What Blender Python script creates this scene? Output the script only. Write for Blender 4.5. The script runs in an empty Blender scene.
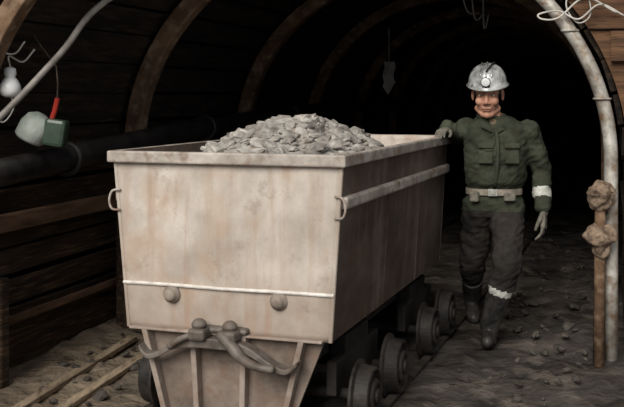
import bpy, bmesh, math, random
from mathutils import Vector, Matrix, noise, Euler
random.seed(7)
S = bpy.context.scene
S.view_settings.view_transform = 'Standard'

# ------------------------------------------------------------ helpers
def lin(c):
    out = []
    for v in c:
        v = v/255.0
        out.append(v/12.92 if v <= 0.04045 else ((v+0.055)/1.055)**2.4)
    return (out[0], out[1], out[2], 1)

def mat(name, c1, c2, c3=None, scale=4.0, stretch=(1,1,1), rough=0.8, metal=0.0, bump=0.3, bscale=25.0, lo=0.35, hi=0.65, bdist=0.01, spec=0.3):
    m = bpy.data.materials.new(name); m.use_nodes = True
    nt = m.node_tree; N = nt.nodes; L = nt.links
    b = N['Principled BSDF']
    tc = N.new('ShaderNodeTexCoord'); mp = N.new('ShaderNodeMapping')
    mp.inputs['Scale'].default_value = stretch
    L.new(tc.outputs['Object'], mp.inputs['Vector'])
    n1 = N.new('ShaderNodeTexNoise'); n1.inputs['Scale'].default_value = scale
    n1.inputs['Detail'].default_value = 8; n1.inputs['Roughness'].default_value = 0.65
    L.new(mp.outputs[0], n1.inputs['Vector'])
    cr = N.new('ShaderNodeValToRGB')
    cr.color_ramp.elements[0].position = lo; cr.color_ramp.elements[0].color = lin(c1)
    cr.color_ramp.elements[1].position = hi; cr.color_ramp.elements[1].color = lin(c2)
    L.new(n1.outputs['Fac'], cr.inputs['Fac'])
    col = cr.outputs['Color']
    if c3 is not None:
        n2 = N.new('ShaderNodeTexNoise'); n2.inputs['Scale'].default_value = scale*2.7
        n2.inputs['Detail'].default_value = 6
        mp2 = N.new('ShaderNodeMapping'); mp2.inputs['Location'].default_value = (7, 3, 11)
        mp2.inputs['Scale'].default_value = stretch
        L.new(tc.outputs['Object'], mp2.inputs['Vector']); L.new(mp2.outputs[0], n2.inputs['Vector'])
        r2 = N.new('ShaderNodeValToRGB'); r2.color_ramp.elements[0].position = 0.50; r2.color_ramp.elements[1].position = 0.72
        L.new(n2.outputs['Fac'], r2.inputs['Fac'])
        mx = N.new('ShaderNodeMix'); mx.data_type = 'RGBA'
        L.new(r2.outputs['Color'], mx.inputs[0]); L.new(col, mx.inputs[6]); mx.inputs[7].default_value = lin(c3)
        col = mx.outputs[2]
    L.new(col, b.inputs['Base Color'])
    b.inputs['Roughness'].default_value = rough; b.inputs['Metallic'].default_value = metal
    b.inputs['Specular IOR Level'].default_value = spec
    if bump > 0:
        n3 = N.new('ShaderNodeTexNoise'); n3.inputs['Scale'].default_value = bscale; n3.inputs['Detail'].default_value = 6
        L.new(mp.outputs[0], n3.inputs['Vector'])
        bp = N.new('ShaderNodeBump'); bp.inputs['Strength'].default_value = bump; bp.inputs['Distance'].default_value = bdist
        L.new(n3.outputs['Fac'], bp.inputs['Height']); L.new(bp.outputs[0], b.inputs['Normal'])
    return m

def add_grime(m, dirt, z0, z1, amt=.7, streak=(9, 9, .7), streak_amt=.35, streak_col=None):
    nt = m.node_tree; N = nt.nodes; L = nt.links; b = N['Principled BSDF']
    src = b.inputs['Base Color'].links[0].from_socket
    tc = N.new('ShaderNodeTexCoord'); sx = N.new('ShaderNodeSeparateXYZ'); L.new(tc.outputs['Object'], sx.inputs[0])
    nn = N.new('ShaderNodeTexNoise'); nn.inputs['Scale'].default_value = 4; nn.inputs['Detail'].default_value = 8
    L.new(tc.outputs['Object'], nn.inputs['Vector'])
    a = N.new('ShaderNodeMath'); a.operation = 'MULTIPLY_ADD'; a.inputs[1].default_value = -.7
    L.new(nn.outputs['Fac'], a.inputs[0]); L.new(sx.outputs['Z'], a.inputs[2])
    mr = N.new('ShaderNodeMapRange'); mr.inputs[1].default_value = z0-.35; mr.inputs[2].default_value = z1-.35
    mr.inputs[3].default_value = amt; mr.inputs[4].default_value = 0; L.new(a.outputs[0], mr.inputs[0])
    mx = N.new('ShaderNodeMix'); mx.data_type = 'RGBA'; L.new(mr.outputs[0], mx.inputs[0]); L.new(src, mx.inputs[6]); mx.inputs[7].default_value = lin(dirt)
    mp = N.new('ShaderNodeMapping'); mp.inputs['Scale'].default_value = streak; L.new(tc.outputs['Object'], mp.inputs['Vector'])
    n2 = N.new('ShaderNodeTexNoise'); n2.inputs['Scale'].default_value = 1.6; n2.inputs['Detail'].default_value = 7; L.new(mp.outputs[0], n2.inputs['Vector'])
    r2 = N.new('ShaderNodeMapRange'); r2.inputs[1].default_value = .5; r2.inputs[2].default_value = .72; r2.inputs[3].default_value = 0; r2.inputs[4].default_value = streak_amt
    L.new(n2.outputs['Fac'], r2.inputs[0])
    mx2 = N.new('ShaderNodeMix'); mx2.data_type = 'RGBA'; L.new(r2.outputs[0], mx2.inputs[0]); L.new(mx.outputs[2], mx2.inputs[6]); mx2.inputs[7].default_value = lin(streak_col or dirt)
    # rust / mud blotches
    n4 = N.new('ShaderNodeTexNoise'); n4.inputs['Scale'].default_value = 5.5; n4.inputs['Detail'].default_value = 9; n4.inputs['Roughness'].default_value = .75
    mp4 = N.new('ShaderNodeMapping'); mp4.inputs['Location'].default_value = (3, 9, 1); L.new(tc.outputs['Object'], mp4.inputs['Vector']); L.new(mp4.outputs[0], n4.inputs['Vector'])
    r4 = N.new('ShaderNodeMapRange'); r4.inputs[1].default_value = .56; r4.inputs[2].default_value = .70; r4.inputs[3].default_value = 0; r4.inputs[4].default_value = .6
    L.new(n4.outputs['Fac'], r4.inputs[0])
    mx4 = N.new('ShaderNodeMix'); mx4.data_type = 'RGBA'; L.new(r4.outputs[0], mx4.inputs[0]); L.new(mx2.outputs[2], mx4.inputs[6]); mx4.inputs[7].default_value = lin(dirt)
    L.new(mx4.outputs[2], b.inputs['Base Color'])

def finish(bm, name, mats, parent=None, smooth=False, bevel=0.0, M=None):
    bmesh.ops.recalc_face_normals(bm, faces=bm.faces)
    me = bpy.data.meshes.new(name); bm.to_mesh(me); bm.free()
    o = bpy.data.objects.new(name, me); S.collection.objects.link(o)
    for m in (mats if isinstance(mats, (list, tuple)) else [mats]): me.materials.append(m)
    if smooth:
        for p in me.polygons: p.use_smooth = True
    if bevel > 0:
        md = o.modifiers.new('bev', 'BEVEL'); md.width = bevel; md.segments = 2; md.limit_method = 'ANGLE'
    if parent: o.parent = parent
    if M is not None: o.matrix_local = M
    return o

def empty(name, M=Matrix()):
    e = bpy.data.objects.new(name, None); S.collection.objects.link(e); e.matrix_world = M; e.empty_display_size = 0.2
    return e

def box(bm, c, d, R=None, mi=0):
    M = Matrix.Translation(Vector(c)) @ (R.to_4x4() if R is not None else Matrix()) @ Matrix.Diagonal((d[0], d[1], d[2], 1))
    r = bmesh.ops.create_cube(bm, size=1, matrix=M)
    if mi:
        for f in set(f for v in r['verts'] for f in v.link_faces): f.material_index = mi
    return r['verts']

def prism(bm, poly, y0, y1, axis='y'):
    a = [bm.verts.new((p[0], y0, p[1])) for p in poly]
    b = [bm.verts.new((p[0], y1, p[1])) for p in poly]
    n = len(poly)
    bm.faces.new(a); bm.faces.new(b[::-1])
    for i in range(n): bm.faces.new((a[i], b[i], b[(i+1) % n], a[(i+1) % n]))

def tube(bm, pts, r, seg=8, mi=0, twist=0.0, closed=False):
    pts = [Vector(p) for p in pts]; n = len(pts)
    rs = r if isinstance(r, (list, tuple)) else [r]*n
    rings = []; prev = None
    for i, p in enumerate(pts):
        if closed: t = pts[(i+1) % n]-pts[i-1]
        elif i == 0: t = pts[1]-pts[0]
        elif i == n-1: t = pts[-1]-pts[-2]
        else: t = pts[i+1]-pts[i-1]
        t.normalize()
        if prev is None:
            ref = Vector((0, 1, 0)) if abs(t.y) < 0.8 else Vector((0, 0, 1))
            u = t.cross(ref).normalized()
        else:
            u = (prev - t*prev.dot(t)).normalized()
        prev = u; w = t.cross(u)
        rings.append([bm.verts.new(p + (u*math.cos(a)+w*math.sin(a))*rs[i]) for a in [twist+2*math.pi*k/seg for k in range(seg)]])
    rng = range(n if closed else n-1)
    for i in rng:
        A = rings[i]; B = rings[(i+1) % n]
        for k in range(seg):
            f = bm.faces.new((A[k], A[(k+1) % seg], B[(k+1) % seg], B[k])); f.material_index = mi
    if not closed:
        for f in (bm.faces.new(rings[0][::-1]), bm.faces.new(rings[-1])): f.material_index = mi

def smoothpts(pts, n=8):
    P = [Vector(p) for p in pts]; P = [P[0]*2-P[1]]+P+[P[-1]*2-P[-2]]
    out = []
    for i in range(1, len(P)-2):
        for k in range(n):
            t = k/n
            a, b, c, d = P[i-1], P[i], P[i+1], P[i+2]
            out.append(0.5*((2*b)+(c-a)*t+(2*a-5*b+4*c-d)*t*t+(3*b-a-3*c+d)*t**3))
    out.append(P[-2]); return out

def lathe(bm, prof, M, seg=32, mi=0):
    rings = []
    for r, h in prof:
        rings.append([bm.verts.new(M @ Vector((r*math.cos(2*math.pi*k/seg), r*math.sin(2*math.pi*k/seg), h))) for k in range(seg)])
    for i in range(len(rings)-1):
        for k in range(seg):
            f = bm.faces.new((rings[i][k], rings[i][(k+1) % seg], rings[i+1][(k+1) % seg], rings[i+1][k])); f.material_index = mi
    f = bm.faces.new(rings[0][::-1]); f.material_index = mi
    f = bm.faces.new(rings[-1]); f.material_index = mi

def ell(bm, c, r, R=None, sub=3):
    if not hasattr(r, '__len__'): r = (r, r, r)
    M = Matrix.Translation(Vector(c)) @ (R.to_4x4() if R is not None else Matrix()) @ Matrix.Diagonal((r[0], r[1], r[2], 1))
    return bmesh.ops.create_icosphere(bm, subdivisions=sub, radius=1, matrix=M)['verts']

def cap(bm, p0, r0, p1, r1, sub=2):
    p0 = Vector(p0); p1 = Vector(p1); d = (p1-p0).length
    n = max(2, int(d/(0.3*min(r0, r1)))+1)
    for i in range(n+1):
        t = i/n; ell(bm, p0.lerp(p1, t), r0+(r1-r0)*t, sub=sub)

def rock(bm, loc, size, flat=0.6, sub=1, mi=0, jit=(.72, 1.2)):
    R = Euler((random.uniform(-.5, .5), random.uniform(-.5, .5), random.uniform(0, 6.3))).to_matrix()
    vs = ell(bm, loc, (size, size*random.uniform(.6, 1), size*flat*random.uniform(.6, 1.1)), R, sub=sub)
    c = Vector(loc)
    for v in vs:
        v.co = c+(v.co-c)*random.uniform(*jit)
        for f in v.link_faces: f.material_index = mi

def remesh(bm, vox, it=2, fac=0.5):
    me = bpy.data.meshes.new('tmp'); bm.to_mesh(me); bm.free()
    o = bpy.data.objects.new('tmp', me); S.collection.objects.link(o)
    m = o.modifiers.new('r', 'REMESH'); m.mode = 'VOXEL'; m.voxel_size = vox
    if it:
        s = o.modifiers.new('s', 'SMOOTH'); s.iterations = it; s.factor = fac
    bpy.context.view_layer.update()
    dg = bpy.context.evaluated_depsgraph_get()
    me2 = bpy.data.meshes.new_from_object(o.evaluated_get(dg))
    bpy.data.objects.remove(o); bpy.data.meshes.remove(me)
    out = bmesh.new(); out.from_mesh(me2); bpy.data.meshes.remove(me2)
    return out

# ------------------------------------------------------------ materials
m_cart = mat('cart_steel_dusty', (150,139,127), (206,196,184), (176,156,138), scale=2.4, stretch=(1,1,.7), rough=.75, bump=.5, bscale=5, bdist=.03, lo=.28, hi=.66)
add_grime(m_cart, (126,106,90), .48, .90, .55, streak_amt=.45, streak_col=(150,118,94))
m_cartrim = mat('cart_rim_steel', (134,124,114), (190,181,171), (126,104,88), scale=6, rough=.6, bump=.2)
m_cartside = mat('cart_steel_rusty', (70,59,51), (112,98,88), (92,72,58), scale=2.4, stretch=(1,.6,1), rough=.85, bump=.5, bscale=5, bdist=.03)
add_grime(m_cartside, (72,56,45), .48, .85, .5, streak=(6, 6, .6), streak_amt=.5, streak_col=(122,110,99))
m_weld = mat('weld_bead', (190,182,172), (226,222,214), None, scale=20, rough=.6, bump=.4)
m_inner = mat('cart_inside', (60,50,44), (95,80,70), None, scale=5)
m_iron = mat('dark_iron', (72,66,61), (126,117,108), (96,82,72), scale=6, rough=.6, metal=.2, bump=.3)
m_bolt = mat('bolt_steel', (110,98,88), (158,146,134), None, scale=8, rough=.6, metal=.1)
m_wheel = mat('wheel_iron', (24,22,21), (58,53,49), (42,35,30), scale=8, rough=.65, metal=.1, bump=.3)
m_frame = mat('frame_iron', (22,20,18), (42,37,33), None, scale=6, rough=.8)
m_ore = mat('ore_rock', (92,87,82), (188,182,173), (134,122,110), scale=8, rough=.9, bump=.7, bscale=30)
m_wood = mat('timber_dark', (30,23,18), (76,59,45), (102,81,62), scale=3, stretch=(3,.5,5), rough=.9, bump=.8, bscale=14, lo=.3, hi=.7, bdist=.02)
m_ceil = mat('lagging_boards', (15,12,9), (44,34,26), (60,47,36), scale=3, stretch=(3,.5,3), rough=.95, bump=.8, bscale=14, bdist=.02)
m_rib = mat('timber_rib', (76,56,41), (124,98,75), (144,121,98), scale=5, rough=.85, bump=.5)
m_rail_plank = mat('timber_plank', (80,58,44), (136,106,84), None, scale=3, stretch=(3,.6,4), rough=.9, bump=.5)
m_pale = mat('timber_pale', (128,110,90), (178,158,132), (96,80,66), scale=5, stretch=(3,.6,4), rough=.9, bump=.5)
m_pipe = mat('black_pipe', (24,23,23), (58,54,52), None, scale=6, rough=.4, bump=.2)
m_galv = mat('galvanised_steel', (120,112,100), (200,195,185), (120,92,66), scale=7, rough=.45, metal=.25, bump=.2)
m_back = mat('lightproof_backing', (12,10,8), (28,22,18), None, scale=2)  # for slabs and shell added behind the boards to stop light leaks
m_portal = mat('portal_timber', (70,48,34), (112,82,58), (54,40,30), scale=3, stretch=(.6,1,6), rough=.9, bump=.6)
m_steelrail = mat('rail_steel', (46,41,37), (82,75,68), None, scale=8, rough=.6, metal=.2)
m_rope = mat('wire_pale', (160,155,145), (205,200,190), None, scale=8)
m_lash = mat('lashing_rope', (60,50,42), (96,82,68), None, scale=20)
m_white = mat('porcelain_white', (210,212,208), (240,240,238), None, scale=5, rough=.3, bump=0)
m_tin = mat('lamp_tin', (130,138,128), (180,186,176), None, scale=5, rough=.5)
m_glass = mat('lamp_green_glass', (40,52,42), (66,80,66), None, scale=5, rough=.25, bump=0)
m_red = mat('red_paint', (150,40,30), (180,56,42), None, scale=5, rough=.5, bump=0)
m_rag = mat('sacking', (88,72,58), (150,130,110), (62,50,42), scale=14, rough=.95, bump=.8)
m_jacket = mat('jacket_green', (42,46,37), (72,76,62), (56,54,44), scale=6, rough=.95, bump=.4, bscale=60, spec=.1)
m_trouser = mat('trousers_grey', (32,30,29), (60,56,53), (46,41,37), scale=6, rough=.95, bump=.4, bscale=60, spec=.1)
m_boot = mat('rubber_boots', (24,24,24), (70,66,62), None, scale=10, rough=.45)
m_refl = mat('reflective_band', (146,146,138), (198,198,188), None, scale=14, rough=.5, bump=.1)
m_skin = mat('skin', (168,120,98), (204,154,128), None, scale=12, rough=.6, bump=.1)
m_hair = mat('hair_dark', (44,38,34), (70,60,54), None, scale=30, rough=.9)
m_lip = mat('lips', (146,96,80), (160,106,90), None, rough=.6, bump=0)
m_eyew = mat('eye_white', (170,162,155), (190,185,178), None, rough=.3, bump=0)
m_helmet = mat('helmet_shell', (120,120,118), (220,220,216), (80,80,80), scale=9, rough=.25, bump=.05, metal=.25, spec=.6)
m_glove = mat('glove_leather', (80,76,68), (126,120,108), None, scale=16, rough=.85)
m_shirt = mat('undershirt', (110,94,76), (140,124,104), None)

def ground_mat():
    m = mat('mine_floor', (38,34,31), (82,75,69), (104,95,86), scale=1.6, rough=.8, bump=1.0, bscale=8, bdist=.06, lo=.36, hi=.64)
    nt = m.node_tree; N = nt.nodes; L = nt.links; b = N['Principled BSDF']
    src = b.inputs['Base Color'].links[0].from_socket
    tc = N.new('ShaderNodeTexCoord'); sx = N.new('ShaderNodeSeparateXYZ'); L.new(tc.outputs['Object'], sx.inputs[0])
    nn = N.new('ShaderNodeTexNoise'); nn.inputs['Scale'].default_value = 3.5; nn.inputs['Detail'].default_value = 6
    L.new(tc.outputs['Object'], nn.inputs['Vector'])
    a = N.new('ShaderNodeMath'); a.operation = 'MULTIPLY_ADD'; a.inputs[1].default_value = 1.6
    L.new(nn.outputs['Fac'], a.inputs[0]); L.new(sx.outputs['X'], a.inputs[2])
    mr = N.new('ShaderNodeMapRange'); mr.inputs[1].default_value = 0.3; mr.inputs[2].default_value = -0.5
    mr.inputs[3].default_value = 0; mr.inputs[4].default_value = .9; L.new(a.outputs[0], mr.inputs[0])
    mx = N.new('ShaderNodeMix'); mx.data_type = 'RGBA'; L.new(mr.outputs[0], mx.inputs[0]); L.new(src, mx.inputs[6])
    mx.inputs[7].default_value = lin((140,124,105)); L.new(mx.outputs[2], b.inputs['Base Color'])
    n2 = N.new('ShaderNodeTexNoise'); n2.inputs['Scale'].default_value = 2.2; n2.inputs['Detail'].default_value = 4
    L.new(tc.outputs['Object'], n2.inputs['Vector'])
    r = N.new('ShaderNodeMapRange'); r.inputs[1].default_value = .48; r.inputs[2].default_value = .6; r.inputs[3].default_value = .9; r.inputs[4].default_value = .38
    L.new(n2.outputs['Fac'], r.inputs[0]); L.new(r.outputs[0], b.inputs['Roughness'])
    return m
m_ground = ground_mat()

# ------------------------------------------------------------ frames
CART = Matrix.Translation((-.42, 4.696, 0)) @ Matrix.Rotation(math.radians(-18.93), 4, 'Z')
TUN = Matrix.Translation((.285, 6.68, 0)) @ Matrix.Rotation(math.radians(-16.7), 4, 'Z')
W, SPR, HH = 1.67, 1.2, 1.55
def prof(th, off=0.0):
    return ((W+off)*math.cos(th), SPR+(HH+off)*math.sin(th))

# ------------------------------------------------------------ ground
FR, RR = Vector((1.10, 6.36)), Vector((1.14, 7.06))     # boots
bm = bmesh.new()
nx, ny = 240, 380
x0, x1, y0, y1 = -5.0, 11.0, -3.0, 32.0
CI = CART.inverted()
V = []
for j in range(ny+1):
    row = []
    fy = j/ny; y = y0+(y1-y0)*(fy**1.25)
    for i in range(nx+1):
        x = x0+(x1-x0)*i/nx
        p = Vector((x, y, 0)); l = CI @ p
        h = noise.noise(p*1.7)*.05+noise.noise(p*5)*.045+abs(noise.noise(p*9))*.055
        if (Vector((x, y))-FR).length < .28 or (Vector((x, y))-RR).length < .25: h *= .2
        h = min(h, .07)-.016
        if -1.0 < l.x < .8: h = max(-.02, min(h*.6+.006, .03)) if abs(abs(l.x)-.58) > .08 else min(h*.6+.004, .02)
        row.append(bm.verts.new((x, y, h)))
    V.append(row)
for j in range(ny):
    for i in range(nx): bm.faces.new((V[j][i], V[j][i+1], V[j+1][i+1], V[j+1][i]))
finish(bm, 'ground', m_ground, smooth=True)

bm = bmesh.new()
for _ in range(900):
    y = random.uniform(4.6, 11); x = random.uniform(-1.5, 2.6)
    w = TUN.inverted() @ Vector((x, y, 0)); l = CI @ Vector((x, y, 0))
    if abs(w.x) > 1.5 or abs(l.x) < .78: continue
    if (Vector((x, y))-FR).length < .3 or (Vector((x, y))-RR).length < .25: continue
    s = random.choice([.01, .012, .015, .02, .025, .035, .045])
    rock(bm, (x, y, s*.3+.012), s)
finish(bm, 'rubble', mat('rubble_rock', (46,41,37), (90,83,76), None, scale=8, rough=.9))

# ------------------------------------------------------------ tunnel
BAY = 2.2
def board(bm, x, z, ang, y0, y1, w, t=.035):
    R = Matrix.Rotation(ang, 3, 'Y')
    box(bm, (x, (y0+y1)/2, z), (t, y1-y0-.012, w), R @ Matrix.Rotation(random.uniform(-.006, .006), 3, 'X'))
def wall_boards(bm, side, tstart):
    t = tstart
    while t < 24:
        t2 = min(24, (math.floor(t/BAY+1e-6)+1)*BAY)
        for r in range(7):
            z = .09+r*.178
            if side < 0 and random.random() < .06 and r > 3: continue
            board(bm, side*(W+.08+random.uniform(-.02, .02)), z+random.uniform(-.012, .012), random.uniform(-.14, .14), t, t2, .165+random.uniform(-.025, .008))
        t = t2
bm = bmesh.new(); wall_boards(bm, -1, -5.0)
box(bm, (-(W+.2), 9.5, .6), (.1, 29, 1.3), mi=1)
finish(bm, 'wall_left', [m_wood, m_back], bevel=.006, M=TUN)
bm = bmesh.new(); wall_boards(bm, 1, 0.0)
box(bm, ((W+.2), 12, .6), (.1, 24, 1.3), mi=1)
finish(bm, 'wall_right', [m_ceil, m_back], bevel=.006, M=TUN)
bm = bmesh.new()
NB = 24
for k in range(NB):
    th = math.pi*(k+.5)/NB
    x, z = prof(th, .07)
    xa, za = prof(th-.01, .07); xb, zb = prof(th+.01, .07)
    ang = math.atan2(xb-xa, zb-za)
    seglen = math.dist(prof(math.pi*k/NB, .07), prof(math.pi*(k+1)/NB, .07))
    t = -1.95 if th > math.pi*.62 else 0.0
    while t < 24:
        t2 = min(24, (math.floor(t/BAY+1e-6)+1)*BAY)
        board(bm, x*(1+random.uniform(-.015, .008)), z, ang+random.uniform(-.11, .11), t, t2, seglen*random.uniform(.8, 1.0))
        t = t2
for k in range(48):  # added outer sheet over the boards, keeps sky light out of the tunnel
    a, b = math.pi*k/48, math.pi*(k+1)/48
    t0 = -1.95 if a > math.pi*.6 else 0
    xa, za = prof(a, .16); xb, zb = prof(b, .16)
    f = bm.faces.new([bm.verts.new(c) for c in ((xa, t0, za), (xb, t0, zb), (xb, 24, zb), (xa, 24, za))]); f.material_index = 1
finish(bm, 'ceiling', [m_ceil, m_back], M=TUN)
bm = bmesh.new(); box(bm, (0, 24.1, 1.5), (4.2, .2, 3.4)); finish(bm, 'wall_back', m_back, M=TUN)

bm = bmesh.new()
n = 40; outer = []
pts_in = [(W+.07, 0)]+[prof(math.pi*k/n*.62, .07) for k in range(n+1)]
for (x, z) in pts_in:
    d = Vector((x, z-SPR*.9)); d.normalize()
    s = min((4.2)/abs(d.x) if d.x > 1e-3 else 1e9, (3.6-SPR)/d.y if d.y > 1e-3 else 1e9)
    outer.append((max(min(d.x*s, 4.2), -4.2), 0 if z == 0 else min(3.6, max(0, SPR+d.y*s))))
for i in range(len(pts_in)-1):
    a, b = pts_in[i], pts_in[i+1]; c, d = outer[i+1], outer[i]
    for y in (-.04, .05):
        bm.faces.new([bm.verts.new((q[0], y, q[1])) for q in (a, b, c, d)])
    bm.faces.new([bm.verts.new(q) for q in ((a[0], -.04, a[1]), (b[0], -.04, b[1]), (b[0], .05, b[1]), (a[0], .05, a[1]))])
for r in range(18):
    z = .1+r*.2; xin = W+.14 if z < SPR else (W*math.sqrt(max(0, 1-min(1, ((z-SPR)/HH))**2))+.15)
    if z > SPR+HH+.1: xin = -1.0
    box(bm, ((xin+4.2)/2, -.06+random.uniform(-.01, .01), z), (4.2-xin, .04, .185))
finish(bm, 'wall_portal', m_portal, M=TUN)

def rib(bm, t, a0=0, a1=math.pi, r=.075, seg=4, legs=(True, True), off=-.05):
    pts = []
    if legs[0]: pts += [(W+off, t, -.05), (W+off, t, .6)]
    for k in range(33):
        th = a0+(a1-a0)*k/32; x, z = prof(th, off); pts.append((x, t, z))
    if legs[1]: pts += [(-(W+off), t, .6), (-(W+off), t, -.05)]
    tube(bm, pts, r, seg, twist=math.pi/4 if seg == 4 else 0)
for k in range(1, 10):
    bm = bmesh.new(); rib(bm, k*BAY, r=.085); finish(bm, 'timber_arch', m_rib, M=TUN, bevel=.01)
bm = bmesh.new(); rib(bm, 0, math.pi*.5, math.pi, r=.085, legs=(False, True)); finish(bm, 'timber_arch', m_rib, M=TUN, bevel=.01)
bm = bmesh.new(); rib(bm, -1.93, math.pi*.62, math.pi, r=.075, legs=(False, True)); finish(bm, 'timber_arch', m_rib, M=TUN, bevel=.01)
bm = bmesh.new(); rib(bm, -.13, 0, math.pi*.49, r=.042, seg=12, legs=(True, False), off=-.03)
for th in (.25, .55, .9):
    x, z = prof(th, -.03)
    tube(bm, [(x+.05*math.cos(a), -.13+.05*math.sin(a), z+.0) for a in [k*math.pi/6 for k in range(12)]], .008, 6, closed=True)
finish(bm, 'steel_arch', m_galv, M=TUN, smooth=True)
bm = bmesh.new(); tube(bm, [(W-.10, -.23, -.03), (W-.095, -.23, .6), (W-.09, -.23, 1.08)], [.034, .033, .030], 10)
finish(bm, 'timber_prop', m_rib, M=TUN, smooth=True)
e = empty('sacking_bundle', TUN)
for z, s in ((1.0, .085), (.74, .09)):
    bm = bmesh.new(); vs = ell(bm, (W-.085, -.25, z), (s*.85, s*.7, s*1.05), sub=4)
    for v in vs:
        v.co += v.normal*(noise.noise(v.co*14)*.045+noise.noise(v.co*40)*.016)
    finish(bm, 'sack_%d' % int(z*100), m_rag, parent=e, smooth=True)
bm = bmesh.new()
for z in (1.01, .74):
    rr = .075
    tube(bm, [(W-.085+rr*math.cos(a), -.25+rr*.85*math.sin(a), z+.012*math.sin(2*a+z*9)) for a in [k*math.pi/8 for k in range(16)]], .004, 6, closed=True)
finish(bm, 'lashing', m_lash, parent=e)

bm = bmesh.new()
tube(bm, smoothpts([(-1.46, -3.5, 1.12), (-1.46, -1.8, 1.19), (-1.46, 0, 1.30), (-1.46, 2.4, 1.40), (-1.46, 5, 1.45), (-1.46, 12, 1.45)], 5), .075, 14)
for y in (-1.2, .9, 3.1):
    z = 1.22 if y < 0 else (1.34 if y < 2 else 1.41)
    tube(bm, [(-1.46+.09*math.cos(a), y, z+.09*math.sin(a)) for a in [k*math.pi/8 for k in range(16)]], .018, 8, closed=True)
finish(bm, 'water_pipe', m_pipe, M=TUN, smooth=True)
bm = bmesh.new()
box(bm, (-1.66, -1.55, .87), (.06, 2.9, .10)); box(bm, (-1.66, 1.1, .87), (.06, 2.0, .10)); box(bm, (-1.66, 3.3, .87), (.06, 2.0, .09))
box(bm, (-1.675, -1.55, .30), (.03, 2.9, .05))
finish(bm, 'trim_1', m_rail_plank, M=TUN, bevel=.01)
bm = bmesh.new()
box(bm, (-1.585, -1.70, .28), (.08, .08, .62)); box(bm, (-1.57, -.25, .40), (.09, .09, .84))
finish(bm, 'timber_post', m_wood, M=TUN, bevel=.01)
bm = bmesh.new()
for (a, b) in (((-1.50, 4.9), (-1.16, 6.5)), ((-1.28, 4.9), (-.98, 6.2))):
    a = Vector(a); b = Vector(b); d = b-a
    box(bm, ((a.x+b.x)/2, (a.y+b.y)/2, .022), (.06, d.length, .03), Matrix.Rotation(math.atan2(-d.x, d.y), 3, 'Z'))
finish(bm, 'floor_plank', m_pale, bevel=.005)

bm = bmesh.new()
tube(bm, smoothpts([(-1.98, 5.0, 1.10), (-1.65, 5.25, 1.47), (-1.36, 5.4, 1.82), (-1.16, 5.6, 2.12), (-.68, 6.2, 2.50), (-.36, 6.55, 2.66)], 8), .018, 10)
finish(bm, 'air_hose', mat('hose_grey', (96,90,84), (146,140,132), None, scale=8, rough=.5), smooth=True)

e = empty('wall_insulator', Matrix.Translation((-1.63, 5.4, 1.65)))
bm = bmesh.new()
lathe(bm, [(.012, .10), (.03, .09), (.034, .06), (.026, .045), (.04, .03), (.056, .0), (.058, -.03), (.045, -.055), (.02, -.065)], Matrix(), 20)
finish(bm, 'porcelain_body', m_white, parent=e, smooth=True)
bm = bmesh.new()
tube(bm, smoothpts([(0, 0, .1), (-.02, .05, .16), (.04, .1, .13), (.1, .12, .2)], 6), .005, 6)
tube(bm, smoothpts([(0, 0, -.05), (.02, .0, -.12), (-.05, .02, -.2), (-.12, .02, -.1)], 6), .004, 6)
tube(bm, smoothpts([(-.15, .02, .22), (0, .04, .17), (.05, .1, .24)], 6), .005, 6)
finish(bm, 'wires', m_rope, parent=e)

e = empty('hand_lamp', Matrix.Translation((-1.47, 5.5, 1.42)) @ Matrix.Rotation(.15, 4, 'Y'))
bm = bmesh.new()
lathe(bm, [(.07, -.09), (.085, -.075), (.088, .0), (.07, .05), (.03, .075)], Matrix.Translation((-.05, 0, 0)) @ Matrix.Rotation(.35, 4, 'Y'), 20)
finish(bm, 'reflector', m_tin, parent=e, smooth=True)
bm = bmesh.new(); box(bm, (.065, 0, -.02), (.12, .12, .15)); finish(bm, 'battery_case', m_glass, parent=e, bevel=.02)
bm = bmesh.new()
tube(bm, [(.03, 0, .04), (.04, 0, .10), (.045, 0, .17)], .014, 8)
finish(bm, 'handle', m_red, parent=e)
bm = bmesh.new(); tube(bm, [(.045, 0, .16), (.03, .02, .25), (.0, .05, .34)], .004, 6); tube(bm, [(.0, .05, .34), (-.2, .2, .5)], .004, 6)
finish(bm, 'hook_wire', m_lash, parent=e)

bm = bmesh.new()
tube(bm, smoothpts([(1.85, 6.08, 2.10), (1.66, 6.08, 2.19), (1.50, 6.08, 2.07), (1.40, 6.08, 2.06), (1.38, 6.08, 2.09), (1.50, 6.08, 2.11), (1.62, 6.08, 2.06), (1.75, 6.08, 2.15), (1.9, 6.08, 2.08)], 8), .006, 6)
tube(bm, smoothpts([(1.60, 6.1, 2.3), (1.55, 6.1, 2.15), (1.62, 6.1, 2.04), (1.70, 6.1, 2.1), (1.66, 6.1, 2.3)], 8), .005, 6)
finish(bm, 'cable_loop', m_rope, smooth=True)
bm = bmesh.new()
for dx in (0, .06, .13):
    tube(bm, smoothpts([(1.15+dx, 7.6, 2.75), (1.12+dx*1.3, 7.55, 2.5), (1.17+dx, 7.55, 2.24-dx), (1.28+dx*.5, 7.6, 2.22)], 6), .008, 6)
finish(bm, 'hanging_wires', mat('old_wire', (70,66,60), (110,104,96), None, scale=8), smooth=True)
bm = bmesh.new()
gr = [[bm.verts.new((-.06+.12*i/6+.012*math.sin(j*.9), .012*math.sin(i*1.3+j*.5), .14-.36*j/12*(1-.25*abs(i-3)/3*(j > 8)))) for i in range(7)] for j in range(13)]
for j in range(12):
    for i in range(6): bm.faces.new((gr[j][i], gr[j][i+1], gr[j+1][i+1], gr[j+1][i]))
tube(bm, [(0, 0, .13), (0, .02, .5)], .006, 6)
finish(bm, 'hanging_rag', mat('pale_rag', (150,146,138), (200,196,188), None), M=Matrix.Translation((.84, 10.9, 1.83)))

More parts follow.
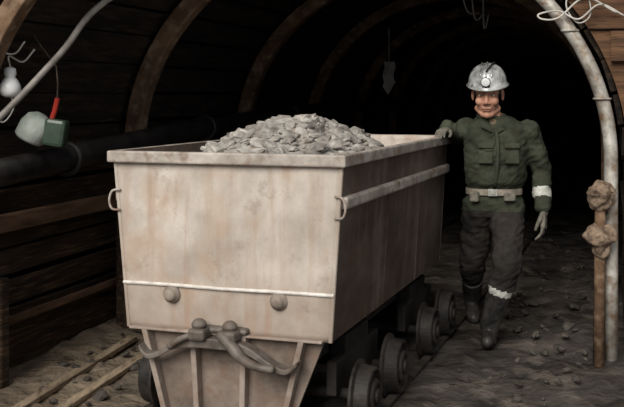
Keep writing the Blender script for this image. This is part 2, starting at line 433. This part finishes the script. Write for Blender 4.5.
# ------------------------------------------------------------ track
XR, XL = .62, -.50
e = empty('railway_track', CART)
bm = bmesh.new()
for x in (XR, XL):
    prism(bm, [(x-.045, -.03), (x+.045, -.03), (x+.04, -.02), (x+.01, -.01), (x+.01, .006), (x+.022, .010), (x+.022, .024), (x-.022, .024), (x-.022, .010), (x-.01, .006), (x-.01, -.01), (x-.04, -.02)], -3.2, 14)
finish(bm, 'rails', m_steelrail, parent=e)
bm = bmesh.new()
for k in range(22): box(bm, (0.06, -2.9+k*.75, -.045), (1.3, .14, .05))
finish(bm, 'sleepers', m_wood, parent=e, bevel=.008)

# ------------------------------------------------------------ mine cart
cart = empty('mine_cart', CART)
HT, HB, ZT, ZB, LEN = .588, .535, 1.325, .475, 2.41
HTL, HBL = .575, .500
def hw(z): return HB+(HT-HB)*(z-ZB)/(ZT-ZB)
def hwl(z): return HBL+(HTL-HBL)*(z-ZB)/(ZT-ZB)
bm = bmesh.new()
def endplate(bm, yo, yi, s):
    nxp, nzp = 40, 30
    for yy, dent in ((yo, 1), (yi, 0)):
        g = []
        for j in range(nzp+1):
            z = ZB+(ZT-ZB)*j/nzp; a, b = -hwl(z), hw(z); row = []
            for i in range(nxp+1):
                x = a+(b-a)*i/nxp
                e_ = min(1, 5*min(i/nxp, 1-i/nxp, j/nzp, 1-j/nzp))
                d = dent*e_*(noise.noise(Vector((x*3, z*3, s*5)))*.020+noise.noise(Vector((x*8, z*8, s)))*.006)
                row.append(bm.verts.new((x, yy+d, z)))
            g.append(row)
        for j in range(nzp):
            for i in range(nxp):
                f = bm.faces.new((g[j][i], g[j][i+1], g[j+1][i+1], g[j+1][i])); f.smooth = True
        if dent: keep = g
    A, B = keep, g
    edge = lambda g: [g[0][i] for i in range(nxp+1)]+[g[j][nxp] for j in range(1, nzp+1)]+[g[nzp][i] for i in range(nxp-1, -1, -1)]+[g[j][0] for j in range(nzp-1, 0, -1)]
    ea, eb = edge(A), edge(B); m = len(ea)
    for k in range(m): bm.faces.new((ea[k], ea[(k+1) % m], eb[(k+1) % m], eb[k]))
endplate(bm, 0, .022, 1); endplate(bm, LEN, LEN-.022, 2)
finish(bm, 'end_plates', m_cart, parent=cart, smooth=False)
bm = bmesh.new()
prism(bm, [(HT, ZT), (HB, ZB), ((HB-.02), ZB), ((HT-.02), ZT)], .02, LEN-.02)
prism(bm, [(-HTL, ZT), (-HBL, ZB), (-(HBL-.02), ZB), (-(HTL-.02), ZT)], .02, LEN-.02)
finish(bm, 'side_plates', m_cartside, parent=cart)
bm = bmesh.new(); box(bm, (.015, LEN/2, ZB+.01), (HB+HBL-.03, LEN-.02, .02)); finish(bm, 'tub_floor', m_inner, parent=cart)
bm = bmesh.new()
for yy in (-.022, LEN+.0): box(bm, ((HT-HTL)/2, yy+.01, ZT-.026), (HT+HTL+.05, .045, .056))
box(bm, (HT+.004, LEN/2, ZT-.026), (.04, LEN+.03, .056)); box(bm, (-HTL-.004, LEN/2, ZT-.026), (.04, LEN+.03, .056))
finish(bm, 'rim', m_cartrim, parent=cart, bevel=.008)
bm = bmesh.new()
box(bm, (hw(1.105)+.012, LEN/2+.01, 1.105), (.04, LEN-.03, .058)); box(bm, (-hwl(1.105)-.012, LEN/2+.01, 1.105), (.04, LEN-.03, .058))
finish(bm, 'side_bar', m_cartrim, parent=cart, bevel=.012)
bm = bmesh.new()
tube(bm, [(-hwl(.69)-.002, -.006, .69), (-.25, -.009, .692), (0, -.009, .688), (.25, -.009, .691), (hw(.69)+.002, -.006, .69)], .0085, 8)
finish(bm, 'weld_seam', m_weld, parent=cart)
bm = bmesh.new()
tube(bm, [((HB-.004), .004, ZB), ((HT-.004), .004, ZT-.05)], .010, 8)
tube(bm, [(-(HBL-.004), .004, ZB), (-(HTL-.004), .004, ZT-.05)], .010, 8)
finish(bm, 'corner_beads', m_cart, parent=cart)
bm = bmesh.new()
for y in (.9, 1.65):
    tube(bm, [(HB, y, ZB), (hw(1.07), y, 1.07)], .003, 6); tube(bm, [(-HBL, y, ZB), (-hwl(1.07), y, 1.07)], .003, 6)
finish(bm, 'side_seams', m_cartside, parent=cart)
bm = bmesh.new()
for x in (-.262, .285):
    lathe(bm, [(.043, -.012), (.043, .010), (.032, .014), (.030, .032), (.022, .042), (.008, .045)], Matrix.Translation((x, 0, .648)) @ Matrix.Rotation(math.pi/2, 4, 'X'), 24)
finish(bm, 'buffer_bolts', m_bolt, parent=cart, smooth=True)
bm = bmesh.new()
for x, s in ((hw(1.1)+.012, 1), (-hwl(1.1)-.012, -1)):
    pts = [(x-s*.03, -.012, 1.14), (x+s*.010, -.02, 1.13), (x+s*.024, -.022, 1.085), (x+s*.010, -.02, 1.045), (x-s*.03, -.012, 1.04)]
    tube(bm, smoothpts(pts, 6), .006, 8)
finish(bm, 'tow_rings', m_cartrim, parent=cart, smooth=True)
m_apron = mat('apron_steel', (96,83,74), (144,130,118), (116,94,80), scale=4, rough=.75, bump=.3)
bm = bmesh.new()
prism(bm, [(-.46, .49), (-.315, .08), (.335, .08), (.50, .49)], .035, .055)
finish(bm, 'apron_plate', m_apron, parent=cart)
m_ribs = mat('apron_rib_steel', (120,106,95), (172,158,146), (130,108,92), scale=4, rough=.75, bump=.3)
bm = bmesh.new()
for x, dx in ((-.40, .10), (-.145, .015), (.115, -.015), (.40, -.10)):
    w = .014
    a = [(x-w, -.03, .478), (x+w, -.03, .478), (x+dx+w, -.01, .08), (x+dx-w, -.01, .08)]
    b = [(p[0], .036, p[2]) for p in a]
    va = [bm.verts.new(p) for p in a]; vb = [bm.verts.new(p) for p in b]
    bm.faces.new(va); bm.faces.new(vb[::-1])
    for i in range(4): bm.faces.new((va[i], vb[i], vb[(i+1) % 4], va[(i+1) % 4]))
box(bm, (0.01, .0, .478), (.98, .06, .012))
finish(bm, 'apron_ribs', m_ribs, parent=cart, bevel=.004)
bm = bmesh.new()
top = [(-.40, .405), (-.36, .362), (-.30, .375), (-.22, .420), (-.12, .440), (0, .445), (.10, .440), (.18, .415), (.26, .37), (.34, .345), (.40, .385)]
pt = smoothpts([(p[0], -.055, p[1]) for p in top], 4)
rings = []
for i, p in enumerate(pt):
    th = .020*(1-abs(p.x)/.55)+.005
    rings.append([bm.verts.new((p.x, p.y-.03, p.z+th)), bm.verts.new((p.x, p.y-.03, p.z-th)), bm.verts.new((p.x, p.y+.04, p.z-th)), bm.verts.new((p.x, p.y+.04, p.z+th))])
for i in range(len(rings)-1):
    for k in range(4): bm.faces.new((rings[i][k], rings[i][(k+1) % 4], rings[i+1][(k+1) % 4], rings[i+1][k]))
bm.faces.new(rings[0][::-1]); bm.faces.new(rings[-1])
finish(bm, 'bumper_spring', m_iron, parent=cart, bevel=.006)
bm = bmesh.new()
for x in (-.085, .070):
    box(bm, (x, -.05, .488), (.085, .14, .055))
    lathe(bm, [(.034, 0), (.037, .02), (.031, .04), (.016, .046)], Matrix.Translation((x, -.075, .510)), 20)
box(bm, (0, -.02, .50), (.28, .06, .03))
finish(bm, 'coupler_jaws', m_iron, parent=cart, bevel=.018)
bm = bmesh.new()
tube(bm, smoothpts([(.03, -.10, .50), (.09, -.12, .46), (.15, -.13, .405), (.22, -.12, .37), (.30, -.11, .362)], 5), [.026]*5+[.026]*5+[.022]*5+[.018]*6, 10)
tube(bm, smoothpts([(-.1, -.10, .49), (-.17, -.11, .46), (-.23, -.10, .42)], 5), .015, 8)
finish(bm, 'coupling_hook', m_iron, parent=cart, smooth=True)
bm = bmesh.new()
for s in (-1, 1): box(bm, (s*.36, LEN/2+.03, .40), (.08, LEN-.12, .14))
for y in (.15, .5, 1.2, 1.85, 2.3): box(bm, (0, y, .40), (.8, .09, .12))
for y0_ in (.58, 1.95):
    for x in (XR-.15, XL+.12): box(bm, (x, y0_, .25), (.05, .75, .16)); box(bm, (x-.02 if x > 0 else x+.02, y0_, .36), (.08, .4, .12))
finish(bm, 'underframe', m_frame, parent=cart, bevel=.006)
wprof = [(.03, -.065), (.09, -.06), (.166, -.05), (.168, -.036), (.144, -.028), (.138, .036), (.124, .042), (.112, .018), (.084, .014), (.080, .046), (.062, .052), (.056, .040), (.036, .042), (.034, .058), (.012, .062)]
for y in (.30, .86, 1.70, 2.22):
    bm = bmesh.new()
    tube(bm, [(XL, y, .162), (XR, y, .162)], .026, 12)
    finish(bm, 'axle', m_frame, parent=cart)
    for x, s in ((XR, 1), (XL, -1)):
        bm = bmesh.new()
        lathe(bm, wprof, Matrix.Translation((x, y, .162)) @ Matrix.Rotation(s*math.pi/2, 4, 'Y'), 40)
        finish(bm, 'wheel', m_wheel, parent=cart, smooth=False, bevel=.003)

# ore
bm = bmesh.new()
gx, gy = 26, 50; V = []
def hz(x, y):
    r = math.sqrt(((x-.0)/.56)**2+((y-1.05)/1.0)**2)
    return 1.215+.24*max(0, 1-r**1.45)
for j in range(gy+1):
    row = []
    for i in range(gx+1):
        x = -.545+1.09*i/gx; y = .03+(LEN-.06)*j/gy
        h = hz(x, y)+noise.noise(Vector((x*9, y*9, 0)))*.03
        edge = min(1, (.55-abs(x))/.12); h = 1.19+(h-1.19)*max(0, edge) if edge < 1 else h
        row.append(bm.verts.new((x, y, h)))
    V.append(row)
for j in range(gy):
    for i in range(gx): bm.faces.new((V[j][i], V[j][i+1], V[j+1][i+1], V[j+1][i]))
for _ in range(850):
    x = random.gauss(.0, .23); y = random.gauss(.98, .42)
    if abs(x) > .47 or y < .12 or y > 2.2: continue
    s = random.choice([.015, .02, .025, .03, .04, .05, .07])
    if random.random() < .6: rock(bm, (x, y, hz(x, y)+s*.15), s, flat=.5, sub=1, jit=(.78, 1.15))
    else: rock(bm, (x, y, hz(x, y)+s*.1), s, flat=.45, sub=2, jit=(.86, 1.08))
finish(bm, 'ore_load', m_ore, parent=cart)

# ------------------------------------------------------------ miner
man = empty('miner')
body = bmesh.new()
def ring_torso(bm, rows, seg=28):
    R = []
    for (cx, cy, z, rx, ry, rot) in rows:
        R.append([bm.verts.new((cx+rx*math.cos(a)*math.cos(rot)-ry*math.sin(a)*math.sin(rot), cy+rx*math.cos(a)*math.sin(rot)+ry*math.sin(a)*math.cos(rot), z)) for a in [2*math.pi*k/seg for k in range(seg)]])
    for i in range(len(R)-1):
        for k in range(seg): bm.faces.new((R[i][k], R[i][(k+1) % seg], R[i+1][(k+1) % seg], R[i+1][k]))
    bm.faces.new(R[0][::-1]); bm.faces.new(R[-1])
rot = -.12
rows = [(1.20, 6.62, .80, .13, .11, rot), (1.20, 6.62, .855, .185, .14, rot), (1.20, 6.615, .90, .190, .142, rot), (1.20, 6.60, .955, .170, .127, rot), (1.20, 6.59, .985, .168, .124, rot),
        (1.205, 6.575, 1.03, .188, .140, rot), (1.205, 6.55, 1.12, .198, .148, rot), (1.205, 6.525, 1.23, .210, .148, rot), (1.20, 6.505, 1.33, .214, .138, rot), (1.190, 6.49, 1.395, .190, .115, rot), (1.180, 6.475, 1.44, .13, .09, rot), (1.172, 6.465, 1.475, .075, .07, rot)]
ring_torso(body, rows)
SR, SL = Vector((1.015, 6.55, 1.375)), Vector((1.400, 6.48, 1.365))
ER, WR = Vector((.980, 6.83, 1.325)), Vector((.890, 6.600, 1.388))
EL, WL = Vector((1.505, 6.56, 1.105)), Vector((1.495, 6.46, .875))
segs_arm = [(SR, .078, ER, .066), (ER, .064, WR, .050), (SL, .078, EL, .066), (EL, .063, WL, .050)]
for s in segs_arm: cap(body, *s)
HLf, KLf, ALf = Vector((1.285, 6.59, .84)), Vector((1.245, 6.37, .51)), Vector((1.145, 6.44, .12))
HRt, KRt, ARt = Vector((1.110, 6.64, .84)), Vector((1.085, 6.76, .47)), Vector((1.14, 7.12, .18))
segs_leg = [(HLf, .116, KLf, .094), (KLf, .090, ALf, .068), (HRt, .114, KRt, .090), (KRt, .086, ARt, .066)]
for s in segs_leg: cap(body, *s)
cap(body, (1.175, 6.475, 1.42), .065, (1.15, 6.425, 1.50), .058)
def boot(bm, ank, direction, pitch=0.0):
    d = Vector((direction[0], direction[1], 0)).normalized()
    up = Vector((0, 0, 1)); d2 = (d*math.cos(pitch)-up*math.sin(pitch)).normalized(); u2 = (up*math.cos(pitch)+d*math.sin(pitch)).normalized()
    heel = ank-u2*.055-d2*.05
    cap(bm, ank+u2*.02, .062, ank-u2*.04, .056)
    cap(bm, heel, .05, heel+d2*.11, .048); cap(bm, heel+d2*.11, .048, heel+d2*.20-u2*.008, .042)
    ell(bm, heel+d2*.15-u2*.01, (.052, .052, .04))
boot(body, ALf-Vector((0, 0, .015)), (-.28, -1))
boot(body, ARt+Vector((0, 0, -.015)), (-.05, -1), .55)
body = remesh(body, .0095, 3)
body.normal_update()
def segdist(p, a, b):
    ab = b-a; t = max(0, min(1, (p-a).dot(ab)/ab.length_squared)); return (p-(a+ab*t)).length, t
for v in body.verts:
    p = v.co; amp = .014
    if p.z < .3: amp = .003
    if p.z > 1.46: amp = .002
    q = Vector((p.x*8, p.y*8, p.z*15+p.x*6))
    f = noise.noise(q)+.7*(1-2*abs(noise.noise(Vector((p.x*12+5, p.y*12, p.z*24-p.x*10)))))*.7
    v.co = p+v.normal*f*amp
    if v.co.z < .004: v.co.z = .004
for f in body.faces:
    c = f.calc_center_median(); f.smooth = True
    da = min((segdist(c, s[0], s[2])[0]/((s[1]+s[3])/2), i) for i, s in enumerate(segs_arm))
    mi = 0
    if c.z > 1.465 and abs(c.x-1.155) < .085 and abs(c.y-6.44) < .09: mi = 4
    elif da[0] < 1.35 and c.z > .8 and (c.x > 1.38 or c.x < 1.02 or c.z > 1.3):
        mi = 0
        d, t = segdist(c, EL, WL)
        if da[1] == 3 and .50 < t < .76: mi = 2
    elif c.z > .845: mi = 0
    else:
        mi = 1
        dl, tl = segdist(c, KLf, ALf); dr, tr = segdist(c, KRt, ARt)
        if dl < dr and c.z < .45:
            mi = 1 if tl < .36 else (2 if tl < .46 else 3)
        elif dr <= dl and c.z < .45:
            mi = 1 if tr < .45 else (2 if tr < .50 else 3)
    f.material_index = mi
finish(body, 'body', [m_jacket, m_trouser, m_refl, m_boot, m_skin], parent=man, smooth=True)

bm = bmesh.new()
n = 40
def beltring(bm, z0, z1, rx, ry, cx, cy, th=.006):
    R = []
    for (r_, z) in ((0, z0), (th, z0), (th, z1), (0, z1)):
        R.append([bm.verts.new((cx+(rx+r_)*math.cos(a)*math.cos(rot)-(ry+r_)*math.sin(a)*math.sin(rot), cy+(rx+r_)*math.cos(a)*math.sin(rot)+(ry+r_)*math.sin(a)*math.cos(rot), z)) for a in [2*math.pi*k/n for k in range(n)]])
    for i in range(4):
        for k in range(n): bm.faces.new((R[i][k], R[i][(k+1) % n], R[(i+1) % 4][(k+1) % n], R[(i+1) % 4][k]))
beltring(bm, .950, .990, .179, .138, 1.20, 6.594)
finish(bm, 'belt', mat('belt_canvas', (100,92,82), (150,140,126), None, scale=12), parent=man)
bm = bmesh.new()
box(bm, (1.165, 6.450, .970), (.06, .016, .045)); box(bm, (1.165, 6.440, .970), (.035, .006, .025))
finish(bm, 'buckle', m_refl, parent=man, bevel=.004)
bm = bmesh.new()
box(bm, (1.275, 6.455, .940), (.075, .04, .05)); box(bm, (1.055, 6.49, .940), (.06, .04, .065), Matrix.Rotation(-.6, 3, 'Z'))
finish(bm, 'pouches', m_glove, parent=man, bevel=.01)
bm = bmesh.new()
for x, yy, rz in ((1.110, 6.390, -.28), (1.275, 6.372, .12)):
    R3 = Matrix.Rotation(rz, 3, 'Z') @ Matrix.Rotation(-.15, 3, 'X')
    box(bm, (x, yy+.008, 1.22), (.095, .018, .12), R3)
    box(bm, (x, yy-.004, 1.275), (.10, .02, .035), R3)
finish(bm, 'chest_pockets', m_jacket, parent=man, bevel=.008)
bm = bmesh.new()
tube(bm, [(1.175, 6.447, 1.0), (1.18, 6.420, 1.05), (1.185, 6.394, 1.13), (1.185, 6.370, 1.23), (1.178, 6.358, 1.33), (1.17, 6.37, 1.38)], .013, 6)
finish(bm, 'placket', m_jacket, parent=man, smooth=True)
bm = bmesh.new()
for s in (-1, 1):
    vs = [(1.165+s*.012, 6.370, 1.355), (1.165+s*.085, 6.385, 1.390), (1.158+s*.088, 6.46, 1.472), (1.155+s*.045, 6.410, 1.475)]
    va = [bm.verts.new(p) for p in vs]; vb = [bm.verts.new((p[0]+s*.004, p[1]-.014, p[2]+.004)) for p in vs]
    bm.faces.new(va); bm.faces.new(vb[::-1])
    for i in range(4): bm.faces.new((va[i], vb[i], vb[(i+1) % 4], va[(i+1) % 4]))
tube(bm, [(1.158+.080*math.cos(a), 6.455+.07*math.sin(a), 1.464+.012*math.sin(a)) for a in [math.pi*(-.25)+k*math.pi*1.5/14 for k in range(15)]], .018, 8)
finish(bm, 'collar', m_jacket, parent=man, bevel=.004)
bm = bmesh.new(); ell(bm, (1.163, 6.402, 1.418), (.038, .02, .055)); finish(bm, 'undershirt', m_shirt, parent=man, smooth=True)

# head
HM = Matrix.Translation((1.125, 6.405, 1.603)) @ Euler((math.radians(10), 0, math.radians(-14))).to_matrix().to_4x4() @ Matrix.Scale(1.17, 4)
hb = bmesh.new()
ell(hb, (0, .015, .04), (.077, .096, .092)); ell(hb, (0, -.022, -.03), (.062, .072, .085)); ell(hb, (0, -.068, -.098), (.026, .022, .022))
for s in (-1, 1):
    ell(hb, (s*.036, -.068, -.025), (.026, .024, .026)); cap(hb, (s*.05, -.01, -.075), .022, (s*.018, -.06, -.098), .02)
    ell(hb, (s*.080, .012, -.004), (.010, .022, .034)); ell(hb, (s*.014, -.104, -.03), .010)
    ell(hb, (s*.032, -.080, .008), (.015, .012, .011))
cap(hb, (-.04, -.078, .036), .011, (.04, -.078, .036), .011)
cap(hb, (0, -.090, .022), .009, (0, -.114, -.024), .012)
cap(hb, (-.018, -.088, -.058), .008, (.018, -.088, -.058), .008); cap(hb, (-.016, -.086, -.072), .008, (.016, -.086, -.072), .008)
cap(hb, (0, .02, -.06), .055, (0, .03, -.12), .050)
hb = remesh(hb, .0045, 2)
for f in hb.faces:
    c = f.calc_center_median()
    if c.y > -.035+.0 and c.z > -.02 and abs(c.x) < .083 and not (abs(c.x) > .074 and c.y < .035): f.material_index = 1
    if c.y > .05 and c.z > -.07: f.material_index = 1
finish(hb, 'head', [m_skin, m_hair], parent=man, smooth=True, M=HM)
bm = bmesh.new()
for s in (-1, 1): ell(bm, (s*.032, -.087, .010), (.010, .008, .005))
finish(bm, 'eyes', m_eyew, parent=man, smooth=True, M=HM)
bm = bmesh.new()
for s in (-1, 1): ell(bm, (s*.030, -.0935, .010), (.0045, .003, .0045))
tube(bm, [(-.022, -.0955, -.0645), (0, -.098, -.0635), (.022, -.0955, -.0645)], .0016, 6)
for s in (-1, 1): tube(bm, [(s*.018, -.090, .036), (s*.033, -.0905, .042), (s*.05, -.082, .036)], .0038, 6)
finish(bm, 'brows_and_pupils', m_hair, parent=man, M=HM)
bm = bmesh.new(); tube(bm, [(-.02, -.094, -.070), (0, -.096, -.071), (.02, -.094, -.070)], .003, 6); finish(bm, 'lips', m_lip, parent=man, M=HM)
# helmet
HH2 = HM @ Matrix.Translation((0, 0, .008)) @ Matrix.Diagonal((.97, .94, 1.02, 1))
bm = bmesh.new()
seg = 40; R = []
def hring(kx, ky, z, front=0.0):
    r = []
    for k in range(seg):
        a = 2*math.pi*k/seg; fr = max(0, -math.sin(a))
        r.append(bm.verts.new((kx*math.cos(a), .008+ky*math.sin(a)-front*fr**2, z-.010*fr**2*(1 if front else 0))))
    return r
R.append(hring(.103, .122, .045)); R.append(hring(.118, .137, .040, .020)); R.append(hring(.120, .139, .046, .020)); R.append(hring(.108, .128, .056))
for k in range(1, 11):
    a = k*math.pi/2/11
    R.append(hring(.107*math.cos(a)**.9, .127*math.cos(a)**.9, .056+.105*math.sin(a)))
for i in range(len(R)-1):
    for k in range(seg): bm.faces.new((R[i][k], R[i][(k+1) % seg], R[i+1][(k+1) % seg], R[i+1][k]))
bm.faces.new(R[-1])
for x in (-.03, 0, .03):
    tube(bm, [(x, .008-.127*math.cos(a)*math.sqrt(1-(x/.11)**2), .058+.105*math.sin(a)*math.sqrt(1-(x/.11)**2)) for a in [k*math.pi/16 for k in range(2, 15)]], .005, 8)
finish(bm, 'helmet', m_helmet, parent=man, smooth=True, M=HH2)
bm = bmesh.new()
LM = Matrix.Translation((0, -.125, .085)) @ Matrix.Rotation(math.pi/2+.1, 4, 'X')
lathe(bm, [(.016, -.005), (.020, .0), (.024, .015), (.026, .022), (.026, .027)], LM, 24)
box(bm, (0, -.122, .070), (.04, .02, .04))
tube(bm, smoothpts([(0, -.10, .13), (.03, -.04, .162), (.04, .05, .155), (.03, .12, .10), (.02, .14, .02), (.03, .12, -.14)], 6), .0045, 6)
finish(bm, 'cap_lamp', m_frame, parent=man, M=HH2)
bm = bmesh.new(); lathe(bm, [(.023, .0265), (.023, .0295), (.012, .032)], LM, 24); finish(bm, 'cap_lamp_lens', m_white, parent=man, M=HH2)

# hands
def hand(M, name, mirror, curls, mi):
    hb = bmesh.new(); sx = -1 if mirror else 1
    def P(x, y, z): return Vector((sx*x, y, z))
    for (x, r) in ((-.028, .013), (-.010, .0145), (.010, .0145), (.027, .0145)):
        cap(hb, P(x*.7, .01, 0), .016, P(x, .085, 0), r)
    ell(hb, P(.024, .035, -.008), (.018, .03, .015))
    cap(hb, P(0, -.05, 0), .030, P(0, .005, 0), .024)
    fl = [(-.030, .054, .0082), (-.011, .068, .0092), (.009, .074, .0095), (.029, .066, .0092)]
    for (x, ln, r), cu in zip(fl, curls):
        p = P(x, .085, 0); ang = cu*.5; fan = x*1.6
        for k, fr in enumerate((.42, .32, .26)):
            d = Vector((sx*math.sin(fan)*.6, math.cos(ang), -math.sin(ang))); q = p+d*ln*fr*1.15
            cap(hb, p, r*(1-.08*k), q, r*(1-.08*(k+1))); p = q; ang += cu
    t0 = P(.026, .02, -.006); t1 = P(.050, .055, -.016); t2 = P(.056, .082, -.026); t3 = P(.052, .103, -.034)
    cap(hb, t0, .015, t1, .0125); cap(hb, t1, .0120, t2, .0105); cap(hb, t2, .0105, t3, .009)
    hb = remesh(hb, .0032, 1)
    finish(hb, name, mi, parent=man, smooth=True, M=M)
def frame(o, Y, Z, sc=1.0):
    Y = Vector(Y).normalized(); Z = Vector(Z); Z = (Z-Y*Z.dot(Y)).normalized(); X = Y.cross(Z)
    M = Matrix((X, Y, Z)).transposed().to_4x4(); M.translation = o; return M @ Matrix.Scale(sc, 4)
hand(frame(WL+Vector((0, -.012, -.03)), (-.06, -.20, -1), (1, -.45, 0), 1.15), 'hand_left', False, (.5, .45, .4, .35), m_glove)
hand(frame(Vector((.877, 6.580, 1.374)), (-.38, -.9, -.13), (-.1, 0, 1), 1.0), 'hand_right', True, (.36, .33, .30, .28), m_glove)

# ------------------------------------------------------------ light + camera
w = bpy.data.worlds.new('overcast_sky'); S.world = w; w.use_nodes = True
bg = w.node_tree.nodes['Background']; bg.inputs[0].default_value = (.88, .91, .97, 1); bg.inputs[1].default_value = .48
sun = bpy.data.lights.new('daylight', 'SUN'); sun.energy = 3.7; sun.angle = math.radians(35); sun.color = (1, .965, .91)
so = bpy.data.objects.new('daylight', sun); S.collection.objects.link(so)
so.rotation_euler = Vector((.36, .88, -.66)).to_track_quat('-Z', 'Y').to_euler(); so.location = (-3, -6, 8)

cam = bpy.data.cameras.new('camera'); co = bpy.data.objects.new('camera', cam); S.collection.objects.link(co)
co.location = (0, 0, 1.59); co.rotation_euler = (math.pi/2, 0, 0)
cam.lens = 57.7; cam.sensor_width = 36; cam.shift_y = -107/624; cam.clip_end = 200
S.camera = co
